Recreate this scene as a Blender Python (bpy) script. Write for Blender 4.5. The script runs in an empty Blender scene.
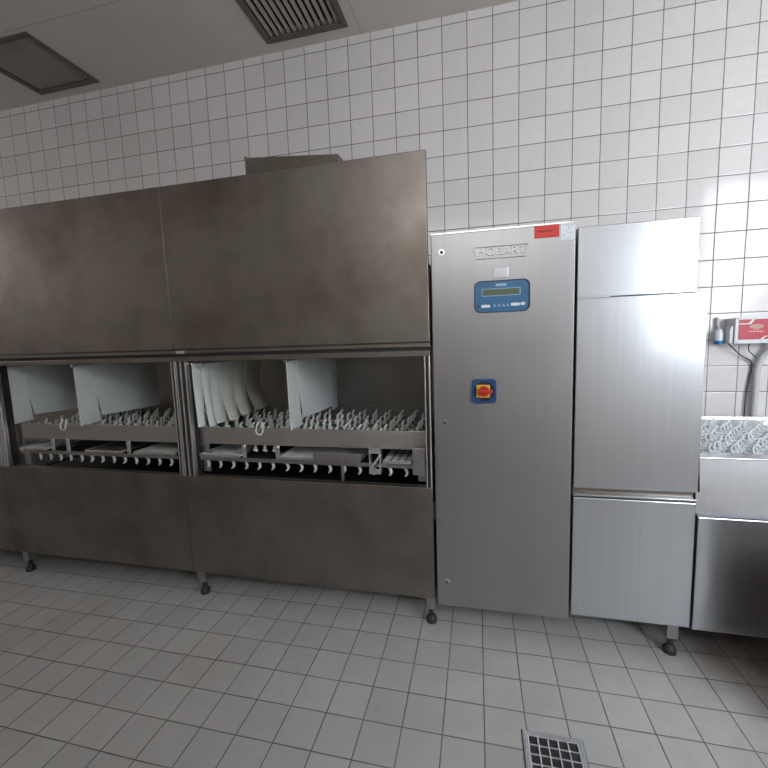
import bpy, bmesh, math, random
from mathutils import Vector, Matrix
random.seed(7)
SC = bpy.context.scene
COL = SC.collection
PI = math.pi

# ------------------------------------------------------------------ camera
CY, CP, CR = -0.2307863, -0.1107538, -0.0334317      # yaw, pitch, roll
fwd = Vector((math.sin(CY) * math.cos(CP), math.cos(CY) * math.cos(CP), math.sin(CP)))
rgt = Vector((math.cos(CY), -math.sin(CY), 0))
up = rgt.cross(fwd)
r2 = rgt * math.cos(CR) + up * math.sin(CR)
u2 = -rgt * math.sin(CR) + up * math.cos(CR)
cam_data = bpy.data.cameras.new('camera')
cam = bpy.data.objects.new('camera', cam_data)
COL.objects.link(cam)
M = Matrix((r2, u2, -fwd)).transposed().to_4x4()
M.translation = Vector((0.0513, -2.8728, 1.3752))
cam.matrix_world = M
cam_data.sensor_width = 36
cam_data.lens = 401.36 / 768 * 36
cam_data.clip_start = 0.02
SC.camera = cam

# ------------------------------------------------------------------ colour management, world, lights
SC.view_settings.view_transform = 'Standard'
SC.view_settings.look = 'None'
SC.view_settings.gamma = 1
SC.view_settings.use_curve_mapping = False
SC.view_settings.exposure = 0.84
world = bpy.data.worlds.new('daylight')
SC.world = world
world.use_nodes = True
bg = world.node_tree.nodes['Background']
bg.inputs[0].default_value = (0.75, 0.86, 1.0, 1)
bg.inputs[1].default_value = 1.0

def area(name, loc, rot, sx, sy, power, col):
    l = bpy.data.lights.new(name, 'AREA')
    l.shape = 'RECTANGLE'; l.size = sx; l.size_y = sy; l.energy = power; l.color = col
    o = bpy.data.objects.new(name, l); COL.objects.link(o)
    o.location = loc; o.rotation_euler = rot
    return o
ROOM_X0, ROOM_X1, ROOM_Y1, CEIL = -6.5, 4.6, -3.75, 3.436
# daylight: bright sky outside the window in the wall behind the camera, falling in from above
WINS = [(-0.85, 0.85, 2.15, 3.2), (1.80, 2.98, 1.2, 2.68), (3.10, 4.25, 1.2, 3.34)]  # the first, centre opening is added unseen for fill light
area('sky_and_fill_light', (2.95, -4.78, 2.30), (math.radians(90 - 32), 0, 0), 3.2, 3.6, 290, (0.90, 0.95, 1.0))
area('sky_and_fill_light', (-7.1, -2.3, 2.8), (math.radians(90 - 30), 0, math.radians(-90)), 2.2, 1.9, 30, (1.0, 0.93, 0.84))  # added fill through an unseen left window, lifts the left floor and walls
area('sky_and_fill_light', (0.2, -4.45, 2.85), (math.radians(90 - 32), 0, 0), 2.2, 1.9, 24, (1.0, 0.94, 0.86))  # added fill through the centre window, lifts floor and cabinet top

# ------------------------------------------------------------------ materials
def new_mat(name):
    m = bpy.data.materials.new(name); m.use_nodes = True
    nt = m.node_tree
    return m, nt, nt.nodes['Principled BSDF']
def N(nt, typ, **kw):
    n = nt.nodes.new(typ)
    for k, v in kw.items(): setattr(n, k, v)
    return n
def mth(nt, op, a, b=None, c=None):
    n = nt.nodes.new('ShaderNodeMath'); n.operation = op
    for i, v in enumerate((a, b, c)):
        if v is None: continue
        if isinstance(v, (int, float)): n.inputs[i].default_value = v
        else: nt.links.new(v, n.inputs[i])
    return n.outputs[0]
def mixc(nt, f, a, b):
    n = nt.nodes.new('ShaderNodeMix'); n.data_type = 'RGBA'
    for sock, v in ((n.inputs[0], f), (n.inputs[6], a), (n.inputs[7], b)):
        if isinstance(v, (int, float)): sock.default_value = v
        elif isinstance(v, tuple): sock.default_value = v if len(v) == 4 else (*v, 1)
        else: nt.links.new(v, sock)
    return n.outputs[2]
def ramp(nt, f, lo, hi, a, b):
    n = nt.nodes.new('ShaderNodeMapRange')
    nt.links.new(f, n.inputs[0])
    for i, v in enumerate((lo, hi, a, b)): n.inputs[i + 1].default_value = v
    return n.outputs[0]
def noise(nt, vec, scale, detail=3, rough=0.5, stretch=None):
    if stretch:
        mp = N(nt, 'ShaderNodeMapping'); mp.inputs['Scale'].default_value = stretch
        nt.links.new(vec, mp.inputs[0]); vec = mp.outputs[0]
    n = N(nt, 'ShaderNodeTexNoise')
    n.inputs['Scale'].default_value = scale; n.inputs['Detail'].default_value = detail
    n.inputs['Roughness'].default_value = rough
    nt.links.new(vec, n.inputs['Vector'])
    return n.outputs['Fac']
def plain(name, col, rough=0.5, metal=0.0, var=0.12, spec=0.5, vscale=18):
    m, nt, b = new_mat(name)
    tc = N(nt, 'ShaderNodeTexCoord')
    f = noise(nt, tc.outputs['Object'], vscale, 4)
    lo = tuple(c * (1 - var) for c in col); hi = tuple(min(1, c * (1 + var)) for c in col)
    nt.links.new(mixc(nt, f, lo, hi), b.inputs['Base Color'])
    b.inputs['Roughness'].default_value = rough
    b.inputs['Metallic'].default_value = metal
    b.inputs['Specular IOR Level'].default_value = spec
    return m
def steel(name, col=(0.56, 0.55, 0.54), rough=0.34, stain=0.25, stain_col=(0.30, 0.26, 0.22), aniso=0.5, bumpk=0.02, mixf=0.5):
    m, nt, b = new_mat(name)
    g = N(nt, 'ShaderNodeNewGeometry')
    P = g.outputs['Position']
    brushed = noise(nt, P, 1.0, 0, 0.6, (60, 60, 1.5))
    cloud = noise(nt, P, 2.3, 5, 0.62)
    blot = noise(nt, P, 5.5, 1, 0.5, (1, 1, 0.6))
    st = mth(nt, 'MULTIPLY', ramp(nt, cloud, 0.42, 0.68, 0, 1), stain)
    c1 = mixc(nt, st, tuple(col), stain_col)
    c2 = mixc(nt, mth(nt, 'MULTIPLY', ramp(nt, blot, 0.35, 0.8, 0, 1), stain * 0.4), c1, tuple(min(1, c * 1.25) for c in col))
    c3 = mixc(nt, ramp(nt, brushed, 0.3, 0.7, 0, 0.06), c2, (0.2, 0.2, 0.2))
    nt.links.new(c3, b.inputs['Base Color'])
    b.inputs['Metallic'].default_value = 1.0
    r = ramp(nt, cloud, 0.3, 0.75, rough - 0.03, rough + 0.05)
    nt.links.new(r, b.inputs['Roughness'])
    wob = noise(nt, P, 1.7, 2, 0.5)
    bp = N(nt, 'ShaderNodeBump'); bp.inputs['Distance'].default_value = 0.02; bp.inputs['Strength'].default_value = bumpk * 10
    nt.links.new(wob, bp.inputs['Height']); nt.links.new(bp.outputs[0], b.inputs['Normal'])
    # fine scratches scatter part of the reflection widely
    b2 = N(nt, 'ShaderNodeBsdfPrincipled'); b2.inputs['Metallic'].default_value = 1.0; b2.inputs['Roughness'].default_value = min(0.8, rough + 0.26)
    nt.links.new(c3, b2.inputs['Base Color'])
    mx = N(nt, 'ShaderNodeMixShader'); mx.inputs[0].default_value = mixf
    nt.links.new(b.outputs[0], mx.inputs[1]); nt.links.new(b2.outputs[0], mx.inputs[2])
    nt.links.new(mx.outputs[0], nt.nodes['Material Output'].inputs['Surface'])
    return m
def tile_mat(name, axes, origin, pitch, gw, tile_a, tile_b, grout, rough, dirt=None, wobble=0.0, spec=0.5):
    """square tiles laid on world axes; grout joints of width gw"""
    m, nt, b = new_mat(name)
    g = N(nt, 'ShaderNodeNewGeometry')
    sx = N(nt, 'ShaderNodeSeparateXYZ'); nt.links.new(g.outputs['Position'], sx.inputs[0])
    P = g.outputs['Position']
    cells, dists = [], []
    warp = noise(nt, P, 3.0, 2)
    for ax, o in zip(axes, origin):
        t = mth(nt, 'DIVIDE', mth(nt, 'SUBTRACT', sx.outputs[ax], o), pitch)
        t = mth(nt, 'ADD', t, mth(nt, 'MULTIPLY', mth(nt, 'SUBTRACT', warp, 0.5), 0.03))
        fl = mth(nt, 'FLOOR', t); fr = mth(nt, 'SUBTRACT', t, fl)
        d = mth(nt, 'MINIMUM', fr, mth(nt, 'SUBTRACT', 1.0, fr))
        cells.append(fl); dists.append(d)
    dmin = mth(nt, 'MINIMUM', *dists)
    half = gw / pitch / 2
    mask = ramp(nt, dmin, half * 0.75, half * 1.3, 1, 0)
    cv = N(nt, 'ShaderNodeCombineXYZ'); nt.links.new(cells[0], cv.inputs[0]); nt.links.new(cells[1], cv.inputs[1])
    wn = N(nt, 'ShaderNodeTexWhiteNoise'); wn.noise_dimensions = '3D'; nt.links.new(cv.outputs[0], wn.inputs['Vector'])
    tc = mixc(nt, wn.outputs['Value'], tile_a, tile_b)
    sp = noise(nt, P, 22, 4, 0.7)
    tc = mixc(nt, ramp(nt, sp, 0.4, 0.75, 0, 0.16), tc, tuple(c * 0.72 for c in tile_a))
    gn = noise(nt, P, 5.0, 4, 0.6)
    gc = mixc(nt, ramp(nt, gn, 0.35, 0.7, 0, 1), grout, tuple(min(1, c * 1.9 + 0.01) for c in grout))
    colr = mixc(nt, mask, tc, gc)
    if dirt: colr = dirt(nt, P, sx, colr)
    nt.links.new(colr, b.inputs['Base Color'])
    nt.links.new(mixc(nt, mask, (rough,) * 3, (0.85,) * 3), b.inputs['Roughness'])
    b.inputs['Specular IOR Level'].default_value = spec
    # pillowed tile edge plus each tile sitting at a slightly different tilt
    wn2 = N(nt, 'ShaderNodeTexWhiteNoise'); wn2.noise_dimensions = '4D'; wn2.inputs['W'].default_value = 3.3
    nt.links.new(cv.outputs[0], wn2.inputs['Vector'])
    h = ramp(nt, dmin, 0.0, half * 2.6, 0, 0.0012)
    if wobble:
        h = mth(nt, 'ADD', h, mth(nt, 'MULTIPLY', noise(nt, P, 9.0, 1), wobble))
    bp = N(nt, 'ShaderNodeBump'); bp.inputs['Distance'].default_value = 1.0; bp.inputs['Strength'].default_value = 0.8
    nt.links.new(h, bp.inputs['Height']); nt.links.new(bp.outputs[0], b.inputs['Normal'])
    return m

M_WALL = tile_mat('white_glazed_wall_tile', (0, 2), (0.0, 3.3836), 0.16, 0.0048,
                  (0.66, 0.64, 0.645), (0.72, 0.70, 0.705), (0.115, 0.10, 0.10), 0.12, wobble=0.0010)
def floor_dirt_and_patch(nt, P, sx, c):
    # worn and stained patches
    n = noise(nt, P, 2.6, 6, 0.7)
    c = mixc(nt, ramp(nt, n, 0.45, 0.75, 0, 0.35), c, (0.30, 0.29, 0.28))
    n2 = noise(nt, P, 1.1, 4, 0.6)
    c = mixc(nt, ramp(nt, n2, 0.5, 0.8, 0, 0.3), c, (0.34, 0.29, 0.25))
    # ragged dark brown patch on the tiles in front of the loading table
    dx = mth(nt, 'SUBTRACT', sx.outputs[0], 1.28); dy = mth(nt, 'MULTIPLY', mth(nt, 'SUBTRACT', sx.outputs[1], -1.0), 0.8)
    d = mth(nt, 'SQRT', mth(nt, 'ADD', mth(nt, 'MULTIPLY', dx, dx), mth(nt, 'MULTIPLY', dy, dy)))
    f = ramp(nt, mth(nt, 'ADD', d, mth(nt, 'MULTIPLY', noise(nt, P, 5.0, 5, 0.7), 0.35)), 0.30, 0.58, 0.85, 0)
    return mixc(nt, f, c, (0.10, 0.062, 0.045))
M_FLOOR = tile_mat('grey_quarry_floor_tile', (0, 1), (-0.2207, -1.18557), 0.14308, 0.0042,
                   (0.50, 0.50, 0.50), (0.56, 0.56, 0.555), (0.12, 0.118, 0.12), 0.42, dirt=floor_dirt_and_patch, spec=0.4)

def ceiling_mat():
    m, nt, b = new_mat('grey_ceiling_board')
    g = N(nt, 'ShaderNodeNewGeometry'); P = g.outputs['Position']
    sx = N(nt, 'ShaderNodeSeparateXYZ'); nt.links.new(P, sx.inputs[0])
    def joint(ax, o, pitch, w):
        t = mth(nt, 'DIVIDE', mth(nt, 'SUBTRACT', sx.outputs[ax], o), pitch)
        fr = mth(nt, 'FRACT', t)
        d = mth(nt, 'MINIMUM', fr, mth(nt, 'SUBTRACT', 1.0, fr))
        return ramp(nt, d, w / pitch * 0.5, w / pitch, 1, 0)
    f = mth(nt, 'MAXIMUM', joint(0, -0.70, 4.1, 0.006), joint(1, -0.645, 1.25, 0.006))
    base = mixc(nt, noise(nt, P, 3, 5, 0.6), (0.62, 0.585, 0.54), (0.72, 0.68, 0.63))
    nt.links.new(mixc(nt, mth(nt, 'MULTIPLY', f, 0.3), base, (0.2, 0.19, 0.18)), b.inputs['Base Color'])
    b.inputs['Roughness'].default_value = 0.6
    return m
M_CEIL = ceiling_mat()
M_PLASTER = plain('plaster_wall', (0.80, 0.73, 0.66), 0.8)
M_DARKWALL = plain('dark_kitchen_wall', (0.16, 0.14, 0.125), 0.8)
M_WINFRAME = plain('painted_window_frame', (0.7, 0.7, 0.68), 0.4)
M_STEEL_OLD = steel('stained_steel', (0.27, 0.243, 0.222), 0.32, 0.9, (0.16, 0.13, 0.105))
M_STEEL = steel('brushed_steel', (0.40, 0.40, 0.41), 0.34, 0.15, (0.38, 0.36, 0.35), aniso=0.6, mixf=.3)
M_STEEL_R = steel('clean_steel', (0.60, 0.625, 0.665), 0.16, 0.10, (0.47, 0.47, 0.49), aniso=0.4, mixf=.45)
M_STEEL_IN = steel('chamber_steel', (0.40, 0.385, 0.37), 0.36, 0.4, (0.22, 0.2, 0.18), aniso=0.2)
M_RAIL = steel('worn_rail_steel', (0.50, 0.48, 0.46), 0.38, 0.2, (0.3, 0.28, 0.26))
M_LETTER = steel('pressed_letter_steel', (0.56, 0.55, 0.54), 0.34, 0.05)
M_STEEL_BRT = steel('bright_steel', (0.80, 0.80, 0.82), 0.20, 0.05, aniso=0.1)
M_DARKSTEEL = plain('dark_channel_steel', (0.06, 0.055, 0.055), 0.45, metal=0.6)
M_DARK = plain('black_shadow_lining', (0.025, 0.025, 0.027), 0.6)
M_RUBBER = plain('black_rubber', (0.03, 0.035, 0.038), 0.55)
M_CURTAIN = plain('grey_white_pvc_curtain', (0.78, 0.84, 0.83), 0.45, var=0.08, vscale=6)
M_CURTAIN_OLD = plain('yellowed_pvc_curtain', (0.76, 0.75, 0.66), 0.5, var=0.15, vscale=5)
M_FINGER = plain('pale_nylon_finger', (0.74, 0.76, 0.73), 0.4, var=0.1)
M_FLIGHT = plain('grey_nylon_flight', (0.22, 0.225, 0.225), 0.45)
M_FLIGHT_R = plain('pale_nylon_flight', (0.50, 0.54, 0.56), 0.45)
M_BLUE = plain('blue_panel_film', (0.045, 0.15, 0.30), 0.3, var=0.08)
M_BLUEDK = plain('dark_blue_switch_plastic', (0.02, 0.07, 0.20), 0.3)
M_NAVY = plain('black_rim_shadow_and_dial', (0.01, 0.014, 0.03), 0.35)
M_LCD = plain('olive_lcd_glass', (0.12, 0.16, 0.10), 0.15)
M_LABEL = plain('white_print', (0.72, 0.78, 0.82), 0.45, var=0.04)
M_LBLUE = plain('pale_blue_print', (0.30, 0.48, 0.62), 0.4)
M_YELLOW = plain('yellow_switch_plate', (0.75, 0.42, 0.05), 0.35)
M_RED = plain('red_plastic', (0.50, 0.03, 0.02), 0.3)
M_REDLAB = plain('red_sticker', (0.62, 0.03, 0.022), 0.4, var=0.06)
M_REDDK = plain('dark_red_print', (0.30, 0.012, 0.012), 0.4)
M_CRIMSON = plain('crimson_box_label', (0.40, 0.010, 0.035), 0.35, var=0.05)
M_WHITE = plain('white_plastic', (0.62, 0.64, 0.66), 0.35, var=0.03)
M_GREYPL = plain('grey_plastic', (0.55, 0.57, 0.60), 0.4, var=0.05)
M_BOTTLE = plain('milky_bottle_plastic', (0.68, 0.74, 0.80), 0.25, var=0.05)
M_CAP = plain('blue_cap_plastic', (0.0, 0.16, 0.42), 0.3)
M_INK = plain('dark_print', (0.05, 0.05, 0.055), 0.5)
M_CABLE = plain('black_cable_sheath', (0.03, 0.03, 0.033), 0.45)
M_VENT = plain('brown_grey_vent_metal', (0.14, 0.12, 0.105), 0.5, metal=0.3)
M_SLAT = plain('grey_vent_slat', (0.36, 0.33, 0.30), 0.45, metal=0.3)
M_PIPE = plain('grey_conduit_plastic', (0.50, 0.51, 0.54), 0.4)

# ------------------------------------------------------------------ mesh helpers
class MB:
    def __init__(s): s.bm = bmesh.new()
    def box(s, x0, x1, y0, y1, z0, z1, bev=0.0, rot=None, piv=None):
        b = bmesh.new()
        bmesh.ops.create_cube(b, size=1)
        for v in b.verts:
            v.co = Vector(((x0 + x1) / 2 + v.co.x * (x1 - x0), (y0 + y1) / 2 + v.co.y * (y1 - y0), (z0 + z1) / 2 + v.co.z * (z1 - z0)))
        if bev: bmesh.ops.bevel(b, geom=b.edges[:], offset=bev, segments=2, affect='EDGES', profile=0.5)
        if rot: bmesh.ops.rotate(b, verts=b.verts[:], cent=piv or Vector(((x0 + x1) / 2, (y0 + y1) / 2, (z0 + z1) / 2)), matrix=rot)
        return s._join(b)
    def _join(s, b):
        me = bpy.data.meshes.new('tmp'); b.to_mesh(me); b.free(); s.bm.from_mesh(me); bpy.data.meshes.remove(me); return s
    def cyl(s, p0, p1, r0, r1=None, seg=20, cap=True):
        r1 = r0 if r1 is None else r1
        p0, p1 = Vector(p0), Vector(p1); d = p1 - p0
        b = bmesh.new()
        bmesh.ops.create_cone(b, cap_ends=cap, segments=seg, radius1=r0, radius2=r1, depth=d.length)
        q = d.to_track_quat('Z', 'Y').to_matrix().to_4x4(); q.translation = (p0 + p1) / 2
        bmesh.ops.transform(b, verts=b.verts[:], matrix=q)
        return s._join(b)
    def tube(s, pts, rad, seg=10):
        pts = [Vector(p) for p in pts]
        if isinstance(rad, (int, float)): rad = [rad] * len(pts)
        rings = []; ref = None
        for i, p in enumerate(pts):
            t = (pts[min(i + 1, len(pts) - 1)] - pts[max(i - 1, 0)]).normalized()
            if ref is None: ref = t.orthogonal().normalized()
            ref = (ref - t * ref.dot(t)).normalized(); bb = t.cross(ref)
            rings.append([s.bm.verts.new(p + (ref * math.cos(2 * PI * k / seg) + bb * math.sin(2 * PI * k / seg)) * rad[i]) for k in range(seg)])
        for a, b in zip(rings, rings[1:]):
            for k in range(seg): s.bm.faces.new((a[k], a[(k + 1) % seg], b[(k + 1) % seg], b[k]))
        s.bm.faces.new(rings[0][::-1]); s.bm.faces.new(rings[-1])
        return s
    def prism(s, poly, y0, y1, plane='xz'):
        """polygon in a plane, extruded along the remaining axis"""
        def mk(a, b, h): return {'xz': (a, h, b), 'yz': (h, a, b), 'xy': (a, b, h)}[plane]
        A = [s.bm.verts.new(mk(a, b, y0)) for a, b in poly]; B = [s.bm.verts.new(mk(a, b, y1)) for a, b in poly]
        n = len(poly)
        for k in range(n): s.bm.faces.new((A[k], A[(k + 1) % n], B[(k + 1) % n], B[k]))
        s.bm.faces.new(A[::-1]); s.bm.faces.new(B)
        return s
    def rrect(s, x0, x1, z0, z1, r, y0, y1, n=6):
        poly = []
        for cx, cz, a0 in ((x1 - r, z1 - r, 0), (x0 + r, z1 - r, PI / 2), (x0 + r, z0 + r, PI), (x1 - r, z0 + r, 1.5 * PI)):
            for k in range(n + 1):
                a = a0 + PI / 2 * k / n; poly.append((cx + r * math.cos(a), cz + r * math.sin(a)))
        return s.prism(poly, y0, y1)
    def build(s, name, mat, parent=None, smooth=False, loc=None, origin=None):
        bmesh.ops.recalc_face_normals(s.bm, faces=s.bm.faces[:])
        me = bpy.data.meshes.new(name)
        if smooth:
            for f in s.bm.faces: f.smooth = True
        if origin is None and s.bm.verts:
            xs = [v.co for v in s.bm.verts]
            origin = Vector(((min(v.x for v in xs) + max(v.x for v in xs)) / 2, (min(v.y for v in xs) + max(v.y for v in xs)) / 2, min(v.z for v in xs)))
        origin = Vector(origin)
        for v in s.bm.verts: v.co -= origin
        s.bm.to_mesh(me); s.bm.free()
        me.materials.append(mat)
        o = bpy.data.objects.new(name, me); COL.objects.link(o)
        if smooth:
            try:
                me.set_sharp_from_angle(angle=math.radians(40))
            except Exception: pass
        o.location = origin
        if parent is not None: attach(o, parent)
        return o
WLOC = {}
def wloc(o):
    v = Vector(o.location)
    return v + wloc(o.parent) if o.parent else v
def attach(o, parent):
    w = Vector(o.location); o.parent = parent; o.location = w - wloc(parent)
def tag(o, label, cat, group=None, kind=None):
    o['label'] = label; o['category'] = cat
    if group: o['group'] = group
    if kind: o['kind'] = kind
    return o
def thing(name, loc, label, cat, group=None):
    o = bpy.data.objects.new(name, None); COL.objects.link(o); o.location = loc
    o.empty_display_size = 0.05
    return tag(o, label, cat, group)
def struct(o): o['kind'] = 'structure'; return o
def text_mesh(txt, size, x, y, z, mat, name, parent, extrude=0.001, xs=1.0):
    cu = bpy.data.curves.new('lettering', 'FONT'); cu.body = txt; cu.size = size; cu.extrude = extrude
    cu.align_x = 'CENTER'; cu.align_y = 'CENTER'; cu.space_character = 1.05
    tmp = bpy.data.objects.new('lettering', cu); COL.objects.link(tmp)
    dg = bpy.context.evaluated_depsgraph_get()
    me = bpy.data.meshes.new_from_object(tmp.evaluated_get(dg))
    bpy.data.objects.remove(tmp)
    me.transform(Matrix.Diagonal((xs, 1, 1, 1)))
    me.transform(Matrix.Rotation(PI / 2, 4, 'X'))
    me.materials.clear(); me.materials.append(mat); me.name = name
    o = bpy.data.objects.new(name, me); COL.objects.link(o); o.location = (x, y, z)
    attach(o, parent)
    return o

# ------------------------------------------------------------------ the room
T = 0.15
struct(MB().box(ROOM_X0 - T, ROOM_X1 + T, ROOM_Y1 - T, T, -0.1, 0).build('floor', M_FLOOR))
struct(MB().box(ROOM_X0 - T, ROOM_X1 + T, 0, T, 0, CEIL).build('wall_back', M_WALL))
lw = MB(); LY0, LY1, LZ0, LZ1 = -3.2, -1.4, 2.1, 3.15  # left opening is added, unseen, to let the fill light in
lw.box(ROOM_X0 - T, ROOM_X0, ROOM_Y1, LY0, 0, CEIL); lw.box(ROOM_X0 - T, ROOM_X0, LY1, 0, 0, CEIL)
lw.box(ROOM_X0 - T, ROOM_X0, LY0, LY1, 0, LZ0); lw.box(ROOM_X0 - T, ROOM_X0, LY0, LY1, LZ1, CEIL)
struct(lw.build('wall_left', M_PLASTER))
struct(MB().box(ROOM_X1, ROOM_X1 + T, ROOM_Y1, 0, 0, CEIL).build('wall_right', M_PLASTER))
fw = MB()
y0, y1 = ROOM_Y1 - T, ROOM_Y1
cur = ROOM_X0
for (a, b, c, d, *_r) in sorted(WINS):
    fw.box(cur, a, y0, y1, 0, CEIL); fw.box(a, b, y0, y1, 0, c); fw.box(a, b, y0, y1, d, CEIL); cur = b
fw.box(cur, ROOM_X1, y0, y1, 0, CEIL)
struct(fw.build('wall_front', M_PLASTER))
for i, (a, b, c, d, *_r) in enumerate(WINS):  # the first frame belongs to the added centre fill window
    w = MB(); t = 0.05
    w.box(a, a + t, y0 + .05, y1 + .01, c, d); w.box(b - t, b, y0 + .05, y1 + .01, c, d)
    w.box(a, b, y0 + .05, y1 + .01, c, c + t); w.box(a, b, y0 + .05, y1 + .01, d - t, d)
    for q_ in ((0.0,), (2.22,), (3.62,))[i]: w.box(q_ - t / 2, q_ + t / 2, y0 + .05, y1, c, d)
    struct(w.build('window_%d' % (i + 1), M_WINFRAME))
w = MB(); xa, xb = ROOM_X0 - .1, ROOM_X0 - .02  # frame of the added left fill window
for q in ((LY0, LY0 + .05, LZ0, LZ1), (LY1 - .05, LY1, LZ0, LZ1), (LY0, LY1, LZ0, LZ0 + .05), (LY0, LY1, LZ1 - .05, LZ1), (-2.325, -2.275, LZ0, LZ1)):
    w.box(xa, xb, *q)
struct(w.build('window_4', M_WINFRAME))
# ceiling with openings for the two grilles
VENTS = [(-3.365, -2.79, -0.612, -0.09), (-1.345, -0.768, -0.66, -0.098)]
cb = MB()
cur = ROOM_X0 - T
for (a, b, c, d) in VENTS:
    cb.box(cur, a, ROOM_Y1 - T, T, CEIL, CEIL + .12)
    cb.box(a, b, ROOM_Y1 - T, c, CEIL, CEIL + .12); cb.box(a, b, d, T, CEIL, CEIL + .12); cur = b
cb.box(cur, ROOM_X1 + T, ROOM_Y1 - T, T, CEIL, CEIL + .12)
struct(cb.build('ceiling', M_CEIL))

# low brown block added unseen beyond the right edge to shade the floor
struct(MB().box(1.15, 2.9, -1.50, -1.36, 0, .60, .005).build('unseen_shade_block', plain('brown_shade_block', (0.10, 0.055, 0.035), 0.6)))

def vent(a, b, c, d, label):
    t = thing('ceiling_vent', ((a + b) / 2, (c + d) / 2, CEIL), label, 'vent', 'slatted ceiling vents')
    f = MB(); w = 0.035; z0, z1 = CEIL - 0.008, CEIL + 0.012
    f.box(a - .004, a + w, c - .004, d + .004, z0, z1, .002); f.box(b - w, b + .004, c - .004, d + .004, z0, z1, .002)
    f.box(a + w, b - w, c - .004, c + w, z0, z1, .002); f.box(a + w, b - w, d - w, d + .004, z0, z1, .002)
    f.build('frame', M_VENT, t)
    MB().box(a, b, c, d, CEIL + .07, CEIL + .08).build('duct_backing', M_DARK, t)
    n = 12
    for k in range(n):
        x = a + w + (b - a - 2 * w) * (k + 0.5) / n
        MB().box(x - .012, x + .012, c + w - .004, d - w + .004, CEIL + .008, CEIL + .012, 0.001,
                 rot=Matrix.Rotation(math.radians(-35), 3, 'Y')).build('slat', M_SLAT, t)
vent(*VENTS[0], 'dark slatted ceiling vent at the far left of the ceiling')
vent(*VENTS[1], 'slatted ceiling vent above the tall steel hood, right-hand one of the two vents')

# ------------------------------------------------------------------ dishwasher tunnel sections
YF = -1.106
def foot(x, y, ztop, parent, w=0.022):
    f = MB().box(x - w, x + w, y - w, y + w, 0.075, ztop, .003).build('foot', M_STEEL, parent)
    g = MB(); g.cyl((x, y, .045), (x, y, .08), .012); g.cyl((x, y, .022), (x, y, .04), .024, .013); g.cyl((x, y, 0.0005), (x, y, .022), .025, .025)
    g.build('rubber_pad', M_RUBBER, f, smooth=True)
def section(x0, x1, label, feet, top0=None):
    t = thing('dishwasher_section', ((x0 + x1) / 2, -0.7, 0), label, 'dishwasher', 'tunnel sections of the dishwasher')
    g = 0.0015
    zt, zp, zl, zb = 2.156, 1.358, 0.693, 0.152
    # upper hood cladding, folded back at its edges
    MB().box(x0 + g, x1 - g, YF, YF + .025, zp, zt, .003).build('hood_panel', M_STEEL_OLD, t)
    # housing: closed body above the wash chamber, back and tank walls around it
    h = MB()
    h.box(x0 + g, x1 - g, YF + .035, -.30, 1.34, 1.70)
    h.box(x0 + g, x1 - g, -.325, -.30, .30, 1.34)
    h.box(x0 + g, x1 - g, YF + .03, -.325, .16, .175)
    h.build('housing', M_STEEL_IN, t)
    # double door track under the hood panel
    r = MB().box(x0 + g, x1 - g, YF + .006, YF + .03, 1.336, 1.354, .002)
    r.build('upper_track', M_STEEL_OLD, t)
    MB().box(x0 + g, x1 - g, YF + .018, YF + .03, 1.318, 1.337).build('track_groove', M_DARK, t)
    MB().box(x0 + g, x1 - g, YF + .002, YF + .03, 1.295, 1.32, .003).build('lower_track', M_STEEL_OLD, t)
    # lower apron panel
    MB().box(x0 + g, x1 - g, YF, YF + .022, zb, zl, .003).build('lower_panel', M_STEEL_OLD, t)
    MB().box(x0 + g, x1 - g, YF + .022, YF + .05, zl - .03, zl - .004).build('sill', M_STEEL_IN, t)
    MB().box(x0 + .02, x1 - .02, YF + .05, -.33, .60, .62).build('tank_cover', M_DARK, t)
    for fx in feet: foot(fx, -1.055, zb + .004, t)
    return t
def post(x0, x1, t, y=YF):
    """upright channel with two raised lips, beside the wash opening"""
    p = MB(); w = x1 - x0
    MB().box(x0, x1, y + .022, y + .06, .690, 1.297).build('door_channel', M_DARKSTEEL, t)
    p.box(x0, x0 + .006, y + .002, y + .03, .690, 1.297, .0015)
    if w > .03:
        p.box(x0 + w * .42, x0 + w * .42 + .008, y - .002, y + .03, .690, 1.297, .002)
    p.box(x1 - .008, x1, y - .002, y + .03, .690, 1.297, .002)
    return p.build('door_post', M_STEEL_BRT, t)
XA, XM, XB = -2.735, -1.466, -0.151
s0 = section(-3.95, XA, 'steel tunnel section at the extreme left, only its edge in view', [-3.9])
s1 = section(XA, XM, 'stained steel dishwasher section on the left with two pale curtains hanging in it', [-2.716 + .01, -1.75][:1])
s2 = section(XM, XB, 'stained steel dishwasher section next to the control cabinet, box on top', [-1.454 + .012, -0.176])
post(-2.765, -2.737, s0); post(-2.733, -2.69, s1)
post(-1.495, -1.467, s1); post(-1.465, -1.40, s2)
post(-.18, -.153, s2)
# side cheeks inside the openings
for x, t in ((-2.66, s1), (-1.372, s2), (-.205, s2)):
    MB().box(x - .022, x + .022, YF + .062, YF + .066, .70, .94, .001).build('side_bracket', M_STEEL, t)
# small bright latch plate over the post
MB().box(-1.452, -1.405, YF - .001, YF + .01, 1.336, 1.352, .002).build('latch_plate', M_STEEL_BRT, s2)
# raised box on top of the right hood
db = MB(); db.prism([(-1.168, 1.70), (-.637, 1.70), (-.637, 2.327), (-1.168, 2.376)], -.80, -.55)
db.box(-1.170, -1.158, -.803, -.79, 2.36, 2.382, .002)
db.build('exhaust_box', M_STEEL_OLD, s2)
# rails across the openings
for (a, b, t) in ((-2.64, -1.50, s1), (-1.395, -.182, s2)):
    MB().box(a, b, -.338, -.328, .86, .965, .002).build('rear_guide_rail', M_STEEL_IN, t)
    MB().box(a, b, -1.046, -1.038, .853, .943, .002).build('belt_guide_rail', M_RAIL, t)
    MB().box(a, b, -1.066, -1.052, .767, .786, .002).build('return_rail', M_STEEL, t)
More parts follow.
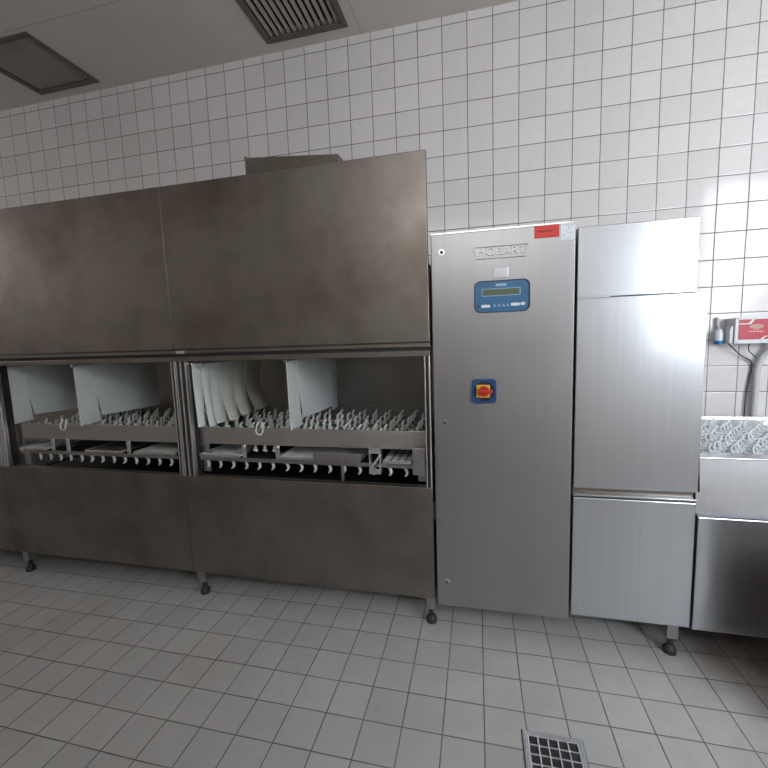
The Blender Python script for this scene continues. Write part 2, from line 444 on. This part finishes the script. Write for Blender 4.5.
# hangers, brackets and bolts between the two rails
def hanger(x, t, z0=.786, z1=.86, w=.012, d=.03):
    m = MB().box(x - w, x + w, -1.056, -1.05, z0, z1, .001); m.box(x - w, x + w, -1.05, -1.05 + d, z0 + .02, z0 + .026)
    m.cyl((x, -1.066, z1 - .015), (x, -1.05, z1 - .015), .007, seg=12)
    return m.build('hanger', M_STEEL_BRT, t)
for x, t in ((-2.40, s1), (-2.29, s1), (-1.86, s1), (-1.135, s2), (-.945, s2)): hanger(x, t)
b = MB(); b.box(-.455, -.447, -1.085, -1.05, .74, .868, .001); b.box(-.405, -.397, -1.085, -1.05, .74, .868, .001)
b.box(-.455, -.397, -1.088, -1.083, .74, .765, .001); b.box(-.455, -.397, -1.088, -1.083, .84, .868, .001)
b.tube([(-.45, -1.09, .76), (-.40, -1.09, .83)], .006)
b.build('belt_tensioner', M_STEEL_BRT, s2, smooth=False)
b = MB(); b.box(-.245, -.185, -1.09, -1.085, .745, .872, .002); b.cyl((-.218, -1.10, .80), (-.218, -1.08, .80), .014, seg=16); b.cyl((-.218, -1.106, .80), (-.218, -1.09, .80), .007, seg=6)
b.cyl((-.232, -1.094, .845), (-.232, -1.08, .845), .006, seg=8)
b.build('end_plate', M_STEEL, s2)
MB().box(-.60, -.588, -1.075, -1.06, .695, .768, .001).build('rail_support', M_STEEL, s2)
MB().box(-2.60, -2.56, -1.075, -1.06, .70, .80, .002).build('rail_support', M_STEEL, s1)

# conveyor belt in the tunnel
belt = thing('conveyor_belt', (-1.4, -.7, .86), 'pale plastic finger conveyor belt running through both tunnel openings', 'conveyor belt')
def finger_mb():
    m = MB()
    m.tube([(0, 0, -.008), (-.006, 0, .018), (.004, 0, .036), (-.001, 0, .052), (.007, 0, .066), (.016, 0, .074)], [.011, .010, .0088, .0088, .007, .003], 8)
    m.box(-.016, .016, -.010, .010, -.010, .004, .002)
    return m
def finger_mesh_obj(name, mat, parent):
    return finger_mb().build(name, mat, parent, smooth=True, origin=(0, 0, 0))
PX = .077
flight_src = None; fing_me = None; rest = bmesh.new()
nf = 0
x = -2.645
ysf = [-1.0 + k * .105 for k in range(6)]
protof = finger_mb(); bmesh.ops.recalc_face_normals(protof.bm, faces=protof.bm.faces[:])
for f in protof.bm.faces: f.smooth = True
fing_me = bpy.data.meshes.new('finger'); protof.bm.to_mesh(fing_me); protof.bm.free(); fing_me.materials.append(M_FINGER)
rest_b = bmesh.new()
while x < -.19:
    if abs(x - XM) > .0:
        if flight_src is None:
            fl = MB().box(x - .033, x + .033, -1.03, -.345, .850, .862, .002); fl.box(x - .006, x + .006, -1.03, -.345, .862, .874)
            flo = fl.build('flight', M_FLIGHT, belt, origin=(x, -.7, .850)); flight_src = flo
        else:
            flo = flight_src.copy(); COL.objects.link(flo); flo.location = Vector((x, -.7, .850)) - wloc(belt)
        for k, yy in enumerate(ysf):
            yj = yy + random.uniform(-.006, .006); zz = .868
            if k < 3:
                fo = bpy.data.objects.new('finger', fing_me); COL.objects.link(fo); fo.parent = flo
                fo.location = Vector((x + random.uniform(-.004, .004), yj, zz)) - Vector((x, -.7, .850))
                fo.rotation_euler = (0, random.uniform(-.12, .2), random.uniform(-.3, .3)); nf += 1
            else:
                tb = bmesh.new(); tb.from_mesh(fing_me)
                bmesh.ops.transform(tb, verts=tb.verts[:], matrix=Matrix.Translation((x, yj, zz)) @ Matrix.Rotation(random.uniform(-.3, .3), 4, 'Z') @ Matrix.Rotation(random.uniform(-.12, .2), 4, 'Y'))
                tm = bpy.data.meshes.new('tmp'); tb.to_mesh(tm); tb.free(); rest_b.from_mesh(tm); bpy.data.meshes.remove(tm)
    x += PX
rm = bpy.data.meshes.new('fingers'); rest_b.to_mesh(rm); rest_b.free(); rm.materials.append(M_FINGER)
for p_ in rm.polygons: p_.use_smooth = True
ro = bpy.data.objects.new('fingers', rm); COL.objects.link(ro); attach(ro, belt); ro['kind'] = 'stuff'
# the returning run below: flights upside down, their finger tips hanging under the rail
hk = MB(); hk.tube([(0, 0, 0), (.006, 0, -.012), (.009, 0, -.024), (.004, 0, -.036), (-.006, 0, -.043)], [.006, .0075, .0075, .006, .003], 8)
hk.box(-.012, .012, -.012, .012, -.002, .006, .002)
hk0 = None
x = -2.60
while x < -.21:
    if not (-1.52 < x < -1.38):
        if hk0 is None: hk0 = hk.build('return_finger', M_FINGER, belt, smooth=True, origin=(0, 0, 0)); hk0.location = Vector((x, -1.045, .765)) - wloc(belt)
        else:
            o = hk0.copy(); COL.objects.link(o); o.location = Vector((x, -1.045, .765)) - wloc(belt)
            o.rotation_euler = (0, random.uniform(-.15, .15), random.uniform(-.4, .4))
    x += PX
for x in (-1.10, -1.045, -.99):
    o = hk0.copy(); COL.objects.link(o); o.location = Vector((x, -1.0, .815)) - wloc(belt); o.rotation_euler = (0, math.radians(200), .3)
MB().box(-2.62, -.2, -1.035, -.37, .757, .768).build('return_run', M_RUBBER, belt)

# loose plastic loops caught over the guide rail
def loop(x, z, label):
    m = MB(); pts = []
    for k in range(9):
        a = -PI * k / 8
        pts.append((x + .02 * math.cos(a), -1.055, z + .022 * math.sin(a)))
    pts = [(x + .012, -1.038, z + .040), (x + .016, -1.048, z + .025)] + pts + [(x - .016, -1.048, z + .025), (x - .012, -1.038, z + .040)]
    m.tube(pts, .0045, 8)
    return tag(m.build('plastic_loop', M_FINGER, smooth=True), label, 'plastic loop')
loop(-1.04, .932, 'pale plastic loop hung over the rail, between the two curtains of the right opening')
loop(-2.31, .932, 'pale plastic loop hung over the rail in the left opening')

# strainer trays lying between the rails
def tray(x0, x1, label, mat, grid=False, front=None, y0=-1.084, z=.800):
    t = thing('strainer_tray', ((x0 + x1) / 2, -.95, z), label, 'tray', 'trays above the return rail')
    m = MB(); m.box(x0, x1, y0, -.78, z - .003, z, .001)
    m.build('plate', mat, t)
    r = MB(); r.box(x0, x1, y0 - .003, y0 + .003, z - .006, z + .006, .001); r.box(x0, x0 + .004, y0, -.78, z, z + .008); r.box(x1 - .004, x1, y0, -.78, z, z + .008)
    r.build('rim', M_STEEL_BRT, t)
    if grid:
        g = MB()
        n = 4
        for k in range(1, n): xx = x0 + (x1 - x0) * k / n; g.box(xx - .0025, xx + .0025, y0 + .004, -.785, z, z + .0015)
        for k in range(1, 6): yy = y0 + (-.78 - y0) * k / 6; g.box(x0 + .005, x1 - .005, yy - .0025, yy + .0025, z, z + .0015)
        g.build('grid_lines', M_INK, t)
    if front:
        f = MB().box(front[0], front[1], y0 - .014, y0 - .004, z - .005, z + .035, .002)
        f.cyl((front[1] - .022, y0 - .017, z + .02), (front[1] - .022, y0 - .012, z + .02), .004, seg=10)
        f.build('front_bar', M_STEEL, t)
M_TRAY = plain('pale_tray_plastic', (0.88, 0.90, 0.90), 0.35)
tray(-2.62, -2.42, 'light tray at the left end of the left opening', M_TRAY)
tray(-2.13, -1.88, 'dark grey sheet tray in the middle of the left opening', M_STEEL_IN)
tray(-1.80, -1.53, 'light tray at the right end of the left opening', M_TRAY)
tray(-1.38, -1.15, 'light tray at the left end of the right opening, under the strip curtain', M_TRAY)
tray(-.93, -.50, 'tray with a grey steel bar across its front, middle of the right opening', M_TRAY, front=(-.735, -.50))
tray(-.388, -.25, 'small white gridded tray at the right end of the right opening', M_TRAY, grid=True)

# splash curtains
def sheet(x, ya, yb, zt, zb_a, zb_b, bow=0.0, th=.003, nx=8, nz=8, skew=0.0, curl=0.0, dya=0.0, dyb=0.0):
    """hanging sheet in the plane x = const, from depth ya to yb"""
    m = MB(); g = [[None] * (nz + 1) for _ in range(nx + 1)]
    sides = []
    for s_ in (0, 1):
        gg = []
        for i in range(nx + 1):
            u = i / nx; row = []
            for j in range(nz + 1):
                v = j / nz
                zb_ = zb_a + (zb_b - zb_a) * u
                xx = x + bow * math.sin(u * PI) * v + skew * v * v + curl * math.sin(v * PI * .9) + s_ * th
                ea = ya + dya * max(0, v - .3) / .7; eb = yb + dyb * v
                row.append(m.bm.verts.new((xx, ea + (eb - ea) * u, zt + (zb_ - zt) * v)))
            gg.append(row)
        sides.append(gg)
    A, B = sides
    for i in range(nx):
        for j in range(nz):
            m.bm.faces.new((A[i][j], A[i + 1][j], A[i + 1][j + 1], A[i][j + 1]))
            m.bm.faces.new((B[i][j], B[i][j + 1], B[i + 1][j + 1], B[i + 1][j]))
    for i in range(nx):
        m.bm.faces.new((A[i][0], B[i][0], B[i + 1][0], A[i + 1][0])); m.bm.faces.new((A[i][nz], A[i + 1][nz], B[i + 1][nz], B[i][nz]))
    for j in range(nz):
        m.bm.faces.new((A[0][j], A[0][j + 1], B[0][j + 1], B[0][j])); m.bm.faces.new((A[nx][j], B[nx][j], B[nx][j + 1], A[nx][j + 1]))
    return m
def curtain(x, label, yend=-.42, zt=1.285, front_mat=M_CURTAIN, tail=False):
    t = thing('splash_curtain', (x, -.75, .93), label, 'curtain', 'plain splash curtains in the tunnel')
    sheet(x, -1.06, -.945, zt, .937, .942, skew=.004, dyb=.012).build('front_strip', front_mat, t, smooth=True)
    sheet(x + .006, -.955, yend, zt, .977, .965, bow=.008, skew=.006, dya=.032).build('main_sheet', front_mat, t, smooth=True)
    if tail: sheet(x + .006, yend + .006, -.37, zt, .935, .942).build('rear_strip', front_mat, t, smooth=True)
    r = MB().cyl((x + .002, -1.065, zt + .004), (x + .002, -.33, zt + .004), .006, seg=10)
    r.box(x - .008, x + .012, -1.07, -1.055, zt - .008, zt + .010, .002)
    r.build('hanging_rod', M_STEEL_BRT, t)
curtain(-2.705, 'pale splash curtain at the left edge of the left opening', yend=-.62)
curtain(-2.179, 'pale splash curtain in the middle of the left opening', yend=-.47)
curtain(-.866, 'pale splash curtain in the right opening, plain sheet with one slit strip', tail=True, yend=-.47)
ct = thing('strip_curtain', (-1.385, -.75, .93), 'splash curtain of six curled overlapping strips beside the middle post', 'curtain')
specs = [(-1.075, -.985, .945, 0.0), (-1.01, -.925, .932, .012), (-.955, -.80, .940, .022), (-.855, -.70, .935, .03), (-.745, -.57, .945, .04), (-.61, -.40, .955, .05)]
for i, (a, b_, zb_, sk) in enumerate(specs):
    sheet(-1.392 + (i % 2) * .006 + i * .004, a, b_ - .02, 1.277, zb_, zb_ + .004, bow=.014, skew=sk * .95, curl=-.006 * i, dyb=-.03 if i > 1 else 0, dya=.012, th=.003).build(
        'strip', M_CURTAIN if i < 3 else M_CURTAIN_OLD, ct, smooth=True)
r = MB().cyl((-1.388, -1.08, 1.282), (-1.388, -.33, 1.282), .006, seg=10); r.box(-1.345, -1.325, -1.075, -1.065, 1.262, 1.285, .002); r.box(-1.39, -1.325, -1.07, -1.064, 1.278, 1.284)
r.build('hanging_rod', M_STEEL_BRT, ct)

# ------------------------------------------------------------------ control cabinet
cc = thing('control_cabinet', (.146, -.72, 0), 'tall steel control cabinet with blue display panel and rotary switch', 'control cabinet')
X0, X1, Z0, Z1 = -.139, .430, .132, 1.806
YD = YF - .008
MB().box(X0 + .006, X1 - .006, YF + .02, -.33, Z0 + .012, Z1 - .004, .002).build('body', M_STEEL_IN, cc)
MB().box(X0, X1, YD, YF + .0195, Z0, Z1, .004).build('door', M_STEEL, cc)
MB().box(X0 + .002, X1 - .002, YF - .004, -.33, Z1, Z1 + .005).build('top_sheet', M_STEEL_BRT, cc)
for z in (1.731, 1.001, .250):
    lx = -.093
    m = MB().cyl((lx, YD - .004, z), (lx, YD + .004, z), .0125, seg=24)
    l = m.build('lock', M_STEEL_BRT, cc, smooth=True)
    MB().cyl((lx, YD - .0055, z), (lx, YD - .003, z), .0075, seg=20).build('keyhole', M_INK, l)
# raised maker's plate with embossed letters
def trap(x0t, x1t, x0b, x1b, zt, zb): return [(x0b, zb), (x1b, zb), (x1t, zt), (x0t, zt)]
pl = MB()
o_ = trap(.034, .262, .048, .244, 1.744, 1.691)
i_ = trap(.043, .253, .0545, .2375, 1.738, 1.697)
for k in range(4):
    a, b_ = o_[k], o_[(k + 1) % 4]; c_, d_ = i_[(k + 1) % 4], i_[k]
    pl.prism([a, b_, c_, d_], YD - .006, YD + .002)
lp = pl.build('maker_plate', M_STEEL, cc)
text_mesh('HOBART', .044, .148, YD - .0025, 1.7175, M_LETTER, 'embossed_letters', lp, .003, 1.08)
MB().box(.118, .176, YD - .0015, YD + .001, 1.610, 1.652, .001).build('pale_patch', M_STEEL_R, cc)
# display panel
bz = MB().rrect(.040, .262, 1.472, 1.602, .026, YD - .004, YD + .002).build('display_panel', M_NAVY, cc)  # black rim left showing at top and right is a painted edge shadow
MB().rrect(.043, .255, 1.474, 1.597, .024, YD - .0055, YD - .003).build('panel_film', M_BLUE, bz)
lx0, lx1, lz0, lz1 = .070, .224, 1.538, 1.569
f = MB()
for q in ((lx0, lx1, lz1 - .003, lz1), (lx0, lx1, lz0, lz0 + .003), (lx0, lx0 + .003, lz0, lz1), (lx1 - .003, lx1, lz0, lz1)):
    f.box(q[0], q[1], YD - .0068, YD - .005, q[2], q[3])
f.build('screen_border', M_LBLUE, bz)
MB().box(lx0 + .003, lx1 - .003, YD - .0062, YD - .005, lz0 + .003, lz1 - .003).build('screen', M_LCD, bz)
MB().rrect(.126, .170, 1.577, 1.588, .004, YD - .0068, YD - .005).build('name_strip', M_LBLUE, bz)
MB().rrect(.068, .105, 1.492, 1.504, .0055, YD - .0068, YD - .005).build('key_label', M_LABEL, bz)
MB().rrect(.186, .222, 1.495, 1.507, .0055, YD - .0068, YD - .005).build('key_label', M_LABEL, bz)
MB().rrect(.224, .243, 1.496, 1.508, .0055, YD - .0068, YD - .005).build('key_label', M_LABEL, bz)
MB().cyl((.055, YD - .0075, 1.498), (.055, YD - .005, 1.498), .0065, seg=16).build('key', M_INK, bz)
for x in (.122, .140, .158, .174):
    m = MB(); m.prism([(x - .006, 1.495), (x + .006, 1.495), (x, 1.507)], YD - .0066, YD - .005); m.build('key_symbol', M_LBLUE, bz)
# main switch
sw = MB().rrect(.026, .128, 1.090, 1.193, .014, YD - .012, YD + .002).build('main_switch', M_BLUEDK, cc)
MB().cyl((.079, YD - .0135, 1.1415), (.079, YD - .011, 1.1415), .042, seg=40).build('dial_recess', M_NAVY, sw)
MB().box(.046, .102, YD - .017, YD - .0125, 1.114, 1.169, .002).build('dial_plate', M_YELLOW, sw)
kn = MB().cyl((.077, YD - .030, 1.1415), (.077, YD - .016, 1.1415), .021, .023, seg=32); kn.box(.052, .112, YD - .040, YD - .028, 1.134, 1.149, .003)
kn.build('knob', M_RED, sw)
# stickers
st = MB().box(.276, .3695, YD - .001, YD + .001, 1.7555, 1.8035).build('red_sticker', M_REDLAB, cc)
MB().box(.288, .345, YD - .0015, YD, 1.778, 1.785).build('print', M_REDDK, st)
st = MB().box(.375, .427, YD - .001, YD + .001, 1.741, 1.8035).build('white_sticker', M_LABEL, cc)
m = MB()
m.box(.383, .418, YD - .0015, YD, 1.796, 1.799); m.box(.402, .408, YD - .0015, YD, 1.783, 1.791); m.box(.384, .392, YD - .0015, YD, 1.757, 1.762)
m.box(.398, .417, YD - .0015, YD, 1.767, 1.769); m.box(.394, .416, YD - .0015, YD, 1.749, 1.751); m.box(.392, .402, YD - .0015, YD, 1.774, 1.776)
m.build('print', M_GREYPL, st)

# ------------------------------------------------------------------ steel hood unit right of the cabinet
hu = thing('drying_hood', (.67, -.72, 0), 'clean steel two-panel unit between control cabinet and loading table', 'steel cabinet')
hx0, hx1 = .441, .897
MB().box(hx0 + .004, hx1 - .006, YF + .026, -.34, .16, 1.50, .002).build('body', M_STEEL_IN, hu)
MB().box(hx0, hx1, YF, YF + .025, .728, 1.512, .003).build('upper_door', M_STEEL_R, hu)
m = MB().box(hx0, .858, YF + .002, -.40, 1.513, 1.788, .003)
m.build('hood_top', M_STEEL_R, hu)
m = MB().box(hx0, .56, YF - .003, YF + .01, 1.508, 1.518, .002)
m.build('seam_lip', M_STEEL_R, hu)
MB().box(hx0 + .002, hx1 - .004, YF + .024, YF + .030, .700, .728).build('grip_recess', M_STEEL_OLD, hu)  # darker steel stands in for the shade of a deeper recess
MB().box(hx0, hx1 - .002, YF + .003, YF + .026, .692, .699, .001).build('rail', M_STEEL_R, hu)
MB().box(hx0, hx1 - .003, YF, YF + .025, .152, .686, .003).build('lower_door', M_STEEL_R, hu)
foot(.845, -1.06, .165, hu); foot(.845, -.45, .165, hu)

# ------------------------------------------------------------------ loading table at the right
lt = thing('loading_table', (1.4, -.72, 0), 'steel loading table with finger belt under the red dosing box', 'loading table')
tx0, tx1 = .903, 1.95
a = MB()
a.prism([(YF, .733), (YF + .015, .868), (YF + .035, .868), (YF + .02, .733)], tx0, tx1, 'yz')
a.box(tx0, tx1, YF + .013, -1.02, .864, .871, .002)
a.build('apron', M_STEEL_R, lt)
m = MB(); m.prism([(YF + .023, .733), (YF + .012, .642), (YF + .0, .636), (YF, .632), (YF + .07, .632), (YF + .08, .733)], tx0 - .004, tx1, 'yz')
m.build('sloped_band', M_STEEL_R, lt)
MB().box(tx0, tx1, YF, YF + .022, .146, .630, .003).build('lower_panel', M_STEEL_R, lt)
m = MB(); m.box(tx0 + .004, tx1, YF + .025, -.34, .20, .62); m.box(tx0 + .004, tx1, -1.02, -.36, .60, .80)
m.build('tank', M_STEEL_IN, lt)
m = MB(); m.box(tx0, tx1, -.372, -.35, .80, .885, .002); m.box(tx0, tx1, -.352, -.33, .80, .893, .002); m.box(tx0, tx1, -.35, -.30, .20, .80)
m.build('back_rail', M_STEEL_BRT, lt)
lb = thing('conveyor_belt', (1.2, -.7, .83), 'pale blue-grey finger belt on the loading table, right of the steel unit', 'conveyor belt')
fl2 = None; fm2 = bpy.data.meshes.new('finger')
q = MB(); q.tube([(0, 0, -.005), (-.003, 0, .010), (-.009, 0, .022), (-.007, 0, .036), (.000, 0, .046), (.008, 0, .046)], [.006, .006, .0055, .005, .0045, .003], 8)
q.tube([(0, 0, 0), (.009, 0, .016), (.018, 0, .004)], [.005, .0045, .003], 8)
q.box(-.02, .02, -.012, .012, -.008, .006, .002)
bmesh.ops.recalc_face_normals(q.bm, faces=q.bm.faces[:])
for f_ in q.bm.faces: f_.smooth = True
q.bm.to_mesh(fm2); q.bm.free(); M_FING_R = plain('pale_blue_nylon_finger', (0.66, 0.72, 0.75), 0.35, var=0.06); fm2.materials.append(M_FING_R)
x = .925; i = 0
while x < 1.55:
    if fl2 is None:
        fl = MB().box(x - .016, x + .016, -1.0, -.375, .838, .848, .002)
        fo_ = fl.build('flight', M_FLIGHT_R, lb, origin=(x, -.7, .838)); fl2 = fo_
    else:
        fo_ = fl2.copy(); COL.objects.link(fo_); fo_.location = Vector((x, -.7, .838)) - wloc(lb)
    for k in range(6):
        o = bpy.data.objects.new('finger', fm2); COL.objects.link(o); o.parent = fo_
        o.location = (random.uniform(-.004, .004), -.27 + (i % 2) * .05 + k * .1 + random.uniform(-.008, .008), .012)
        o.rotation_euler = (0, random.uniform(-.15, .15), random.uniform(-.4, .4))
    x += .039; i += 1
MB().box(tx0 + .005, 1.94, -1.0, -.375, .822, .832).build('carrier', M_GREYPL, lb)

# ------------------------------------------------------------------ dosing box on the wall, bottle, cables
dz = thing('dosing_box', (1.69, -.06, 1.28), 'white wall box with crimson label above the loading table', 'wall box')
bx0, bx1 = 1.515, 1.90
MB().box(bx0 + .004, bx1, -.098, -.0005, 1.283, 1.430, .004).build('case', M_GREYPL, dz)
MB().box(bx0, bx1 + .004, -.112, -.099, 1.280, 1.434, .003).build('cover', M_WHITE, dz)
MB().box(bx0 + .017, bx1 - .012, -.1135, -.1115, 1.304, 1.420).build('red_label', M_CRIMSON, dz)
m = MB()
m.prism([(bx0 + .017, 1.398), (bx0 + .065, 1.398), (bx0 + .082, 1.420), (bx0 + .095, 1.420), (bx0 + .076, 1.392), (bx0 + .017, 1.392)], -.1145, -.113)
m.prism([(bx0 + .125, 1.304), (bx0 + .138, 1.304), (bx0 + .152, 1.318), (bx0 + .26, 1.318), (bx0 + .26, 1.323), (bx0 + .147, 1.323)], -.1145, -.113)
m.build('white_stripe', M_WHITE, dz)
el = [(bx0 + .105 + .036 * math.cos(2 * PI * k / 24) , 1.378 + .013 * math.sin(2 * PI * k / 24)) for k in range(24)]
MB().prism(el, -.1147, -.113).build('oval_badge', plain('dull_gold_badge', (.45, .28, .2), .4), dz)
m = MB(); m.box(bx0 + .066, bx0 + .10, -.1147, -.113, 1.347, 1.352); m.box(bx0 + .105, bx0 + .138, -.1147, -.113, 1.347, 1.352); m.box(bx0 + .09, bx0 + .115, -.1147, -.113, 1.357, 1.360)
m.build('print', plain('pink_print', (.75, .35, .4), .4), dz)
for xx, zz in ((bx0 + .012, 1.427), (bx0 + .012, 1.288)):
    MB().cyl((xx, -.114, zz), (xx, -.111, zz), .003, seg=10).build('screw', M_INK, dz)
bo = thing('dosing_bottle', (1.462, -.06, 1.28), 'small clear bottle with blue cap hanging upside down left of the wall box', 'bottle')
bx = 1.470
m = MB(); m.tube([(bx, -.045, 1.300), (bx, -.045, 1.345), (bx, -.045, 1.360), (bx, -.045, 1.372)], [.021, .021, .016, .008], 20)
m.build('bottle_body', M_BOTTLE, bo, smooth=True)
MB().cyl((bx, -.045, 1.279), (bx, -.045, 1.300), .023, seg=24).build('cap', M_CAP, bo, smooth=True)
m = MB(); m.box(bx - .004, bx + .004, -.03, -.0005, 1.37, 1.44, .001); m.tube([(bx, -.045, 1.370), (bx, -.03, 1.385), (bx, -.02, 1.40)], .004)
m.build('hanger', M_GREYPL, bo)
m = MB(); m.prism([(1.497, 1.285), (1.513, 1.285), (1.513, 1.385), (1.505, 1.385), (1.497, 1.365)], -.10, -.055)
tag(m.build('tubing_holder', M_WHITE), 'white plastic holder between the bottle and the wall box', 'holder')
def cable(name, pts, rad, mat, label, cat, n=6):
    P = [Vector(p) for p in pts]; out = []
    for i in range(len(P) - 1):
        p0 = P[max(i - 1, 0)]; p1 = P[i]; p2 = P[i + 1]; p3 = P[min(i + 2, len(P) - 1)]
        for k in range(n):
            t = k / n
            out.append(0.5 * ((2 * p1) + (p2 - p0) * t + (2 * p0 - 5 * p1 + 4 * p2 - p3) * t * t + (3 * p1 - p0 - 3 * p2 + p3) * t ** 3))
    out.append(P[-1])
    return tag(MB().tube(out, rad, 10).build(name, mat, smooth=True), label, cat)
cable('cable', [(1.515, -.06, 1.280), (1.545, -.05, 1.250), (1.60, -.03, 1.205), (1.650, -.02, 1.175), (1.665, -.015, 1.14), (1.655, -.012, 1.05), (1.645, -.012, .95), (1.643, -.012, .80), (1.643, -.012, .60)],
      .0038, M_CABLE, 'thin black cable drooping from under the wall box to the table', 'cable')
cable('power_cable', [(1.625, -.05, 1.280), (1.628, -.04, 1.24), (1.650, -.045, 1.21), (1.672, -.045, 1.19)], .003, M_CABLE, 'short black lead dropping straight from the wall box underside', 'cable')
cable('pipe', [(1.745, -.06, 1.280), (1.735, -.05, 1.25), (1.70, -.035, 1.19), (1.685, -.03, 1.12), (1.683, -.03, 1.0), (1.68, -.03, .8), (1.68, -.03, .5)], .017, M_PIPE,
      'grey hose slanting down the tiled wall from the wall box', 'hose')

# ------------------------------------------------------------------ floor drain
dg = thing('floor_drain', (.29, -1.66, 0), 'square steel floor drain grate at the bottom edge of the photo', 'drain')
gx0, gx1, gy1 = .193, .386, -1.545; gy0 = gy1 - .193
m = MB(); w = .014
m.box(gx0, gx0 + w, gy0, gy1, .0, .005, .001); m.box(gx1 - w, gx1, gy0, gy1, .0, .005, .001); m.box(gx0 + w, gx1 - w, gy1 - w, gy1, .0, .005, .001); m.box(gx0 + w, gx1 - w, gy0, gy0 + w, .0, .005, .001)
m.build('frame', M_STEEL_R, dg)
MB().box(gx0 - .003, gx1 + .003, gy0 - .003, gy1 + .003, .0, .0012).build('seal', M_RUBBER, dg)
MB().box(gx0 + w, gx1 - w, gy0 + w, gy1 - w, .0012, .0018).build('sump', M_DARK, dg)
m = MB(); ia, ib, ja, jb = gx0 + w + .003, gx1 - w - .003, gy0 + w + .003, gy1 - w - .003
for k in range(6):
    xx = ia + (ib - ia) * k / 5; m.box(xx - .0022, xx + .0022, ja, jb, .0018, .0062, .0006)
    yy = ja + (jb - ja) * k / 5; m.box(ia, ib, yy - .0022, yy + .0022, .0018, .0055, .0006)
m.build('grate', M_STEEL_BRT, dg)
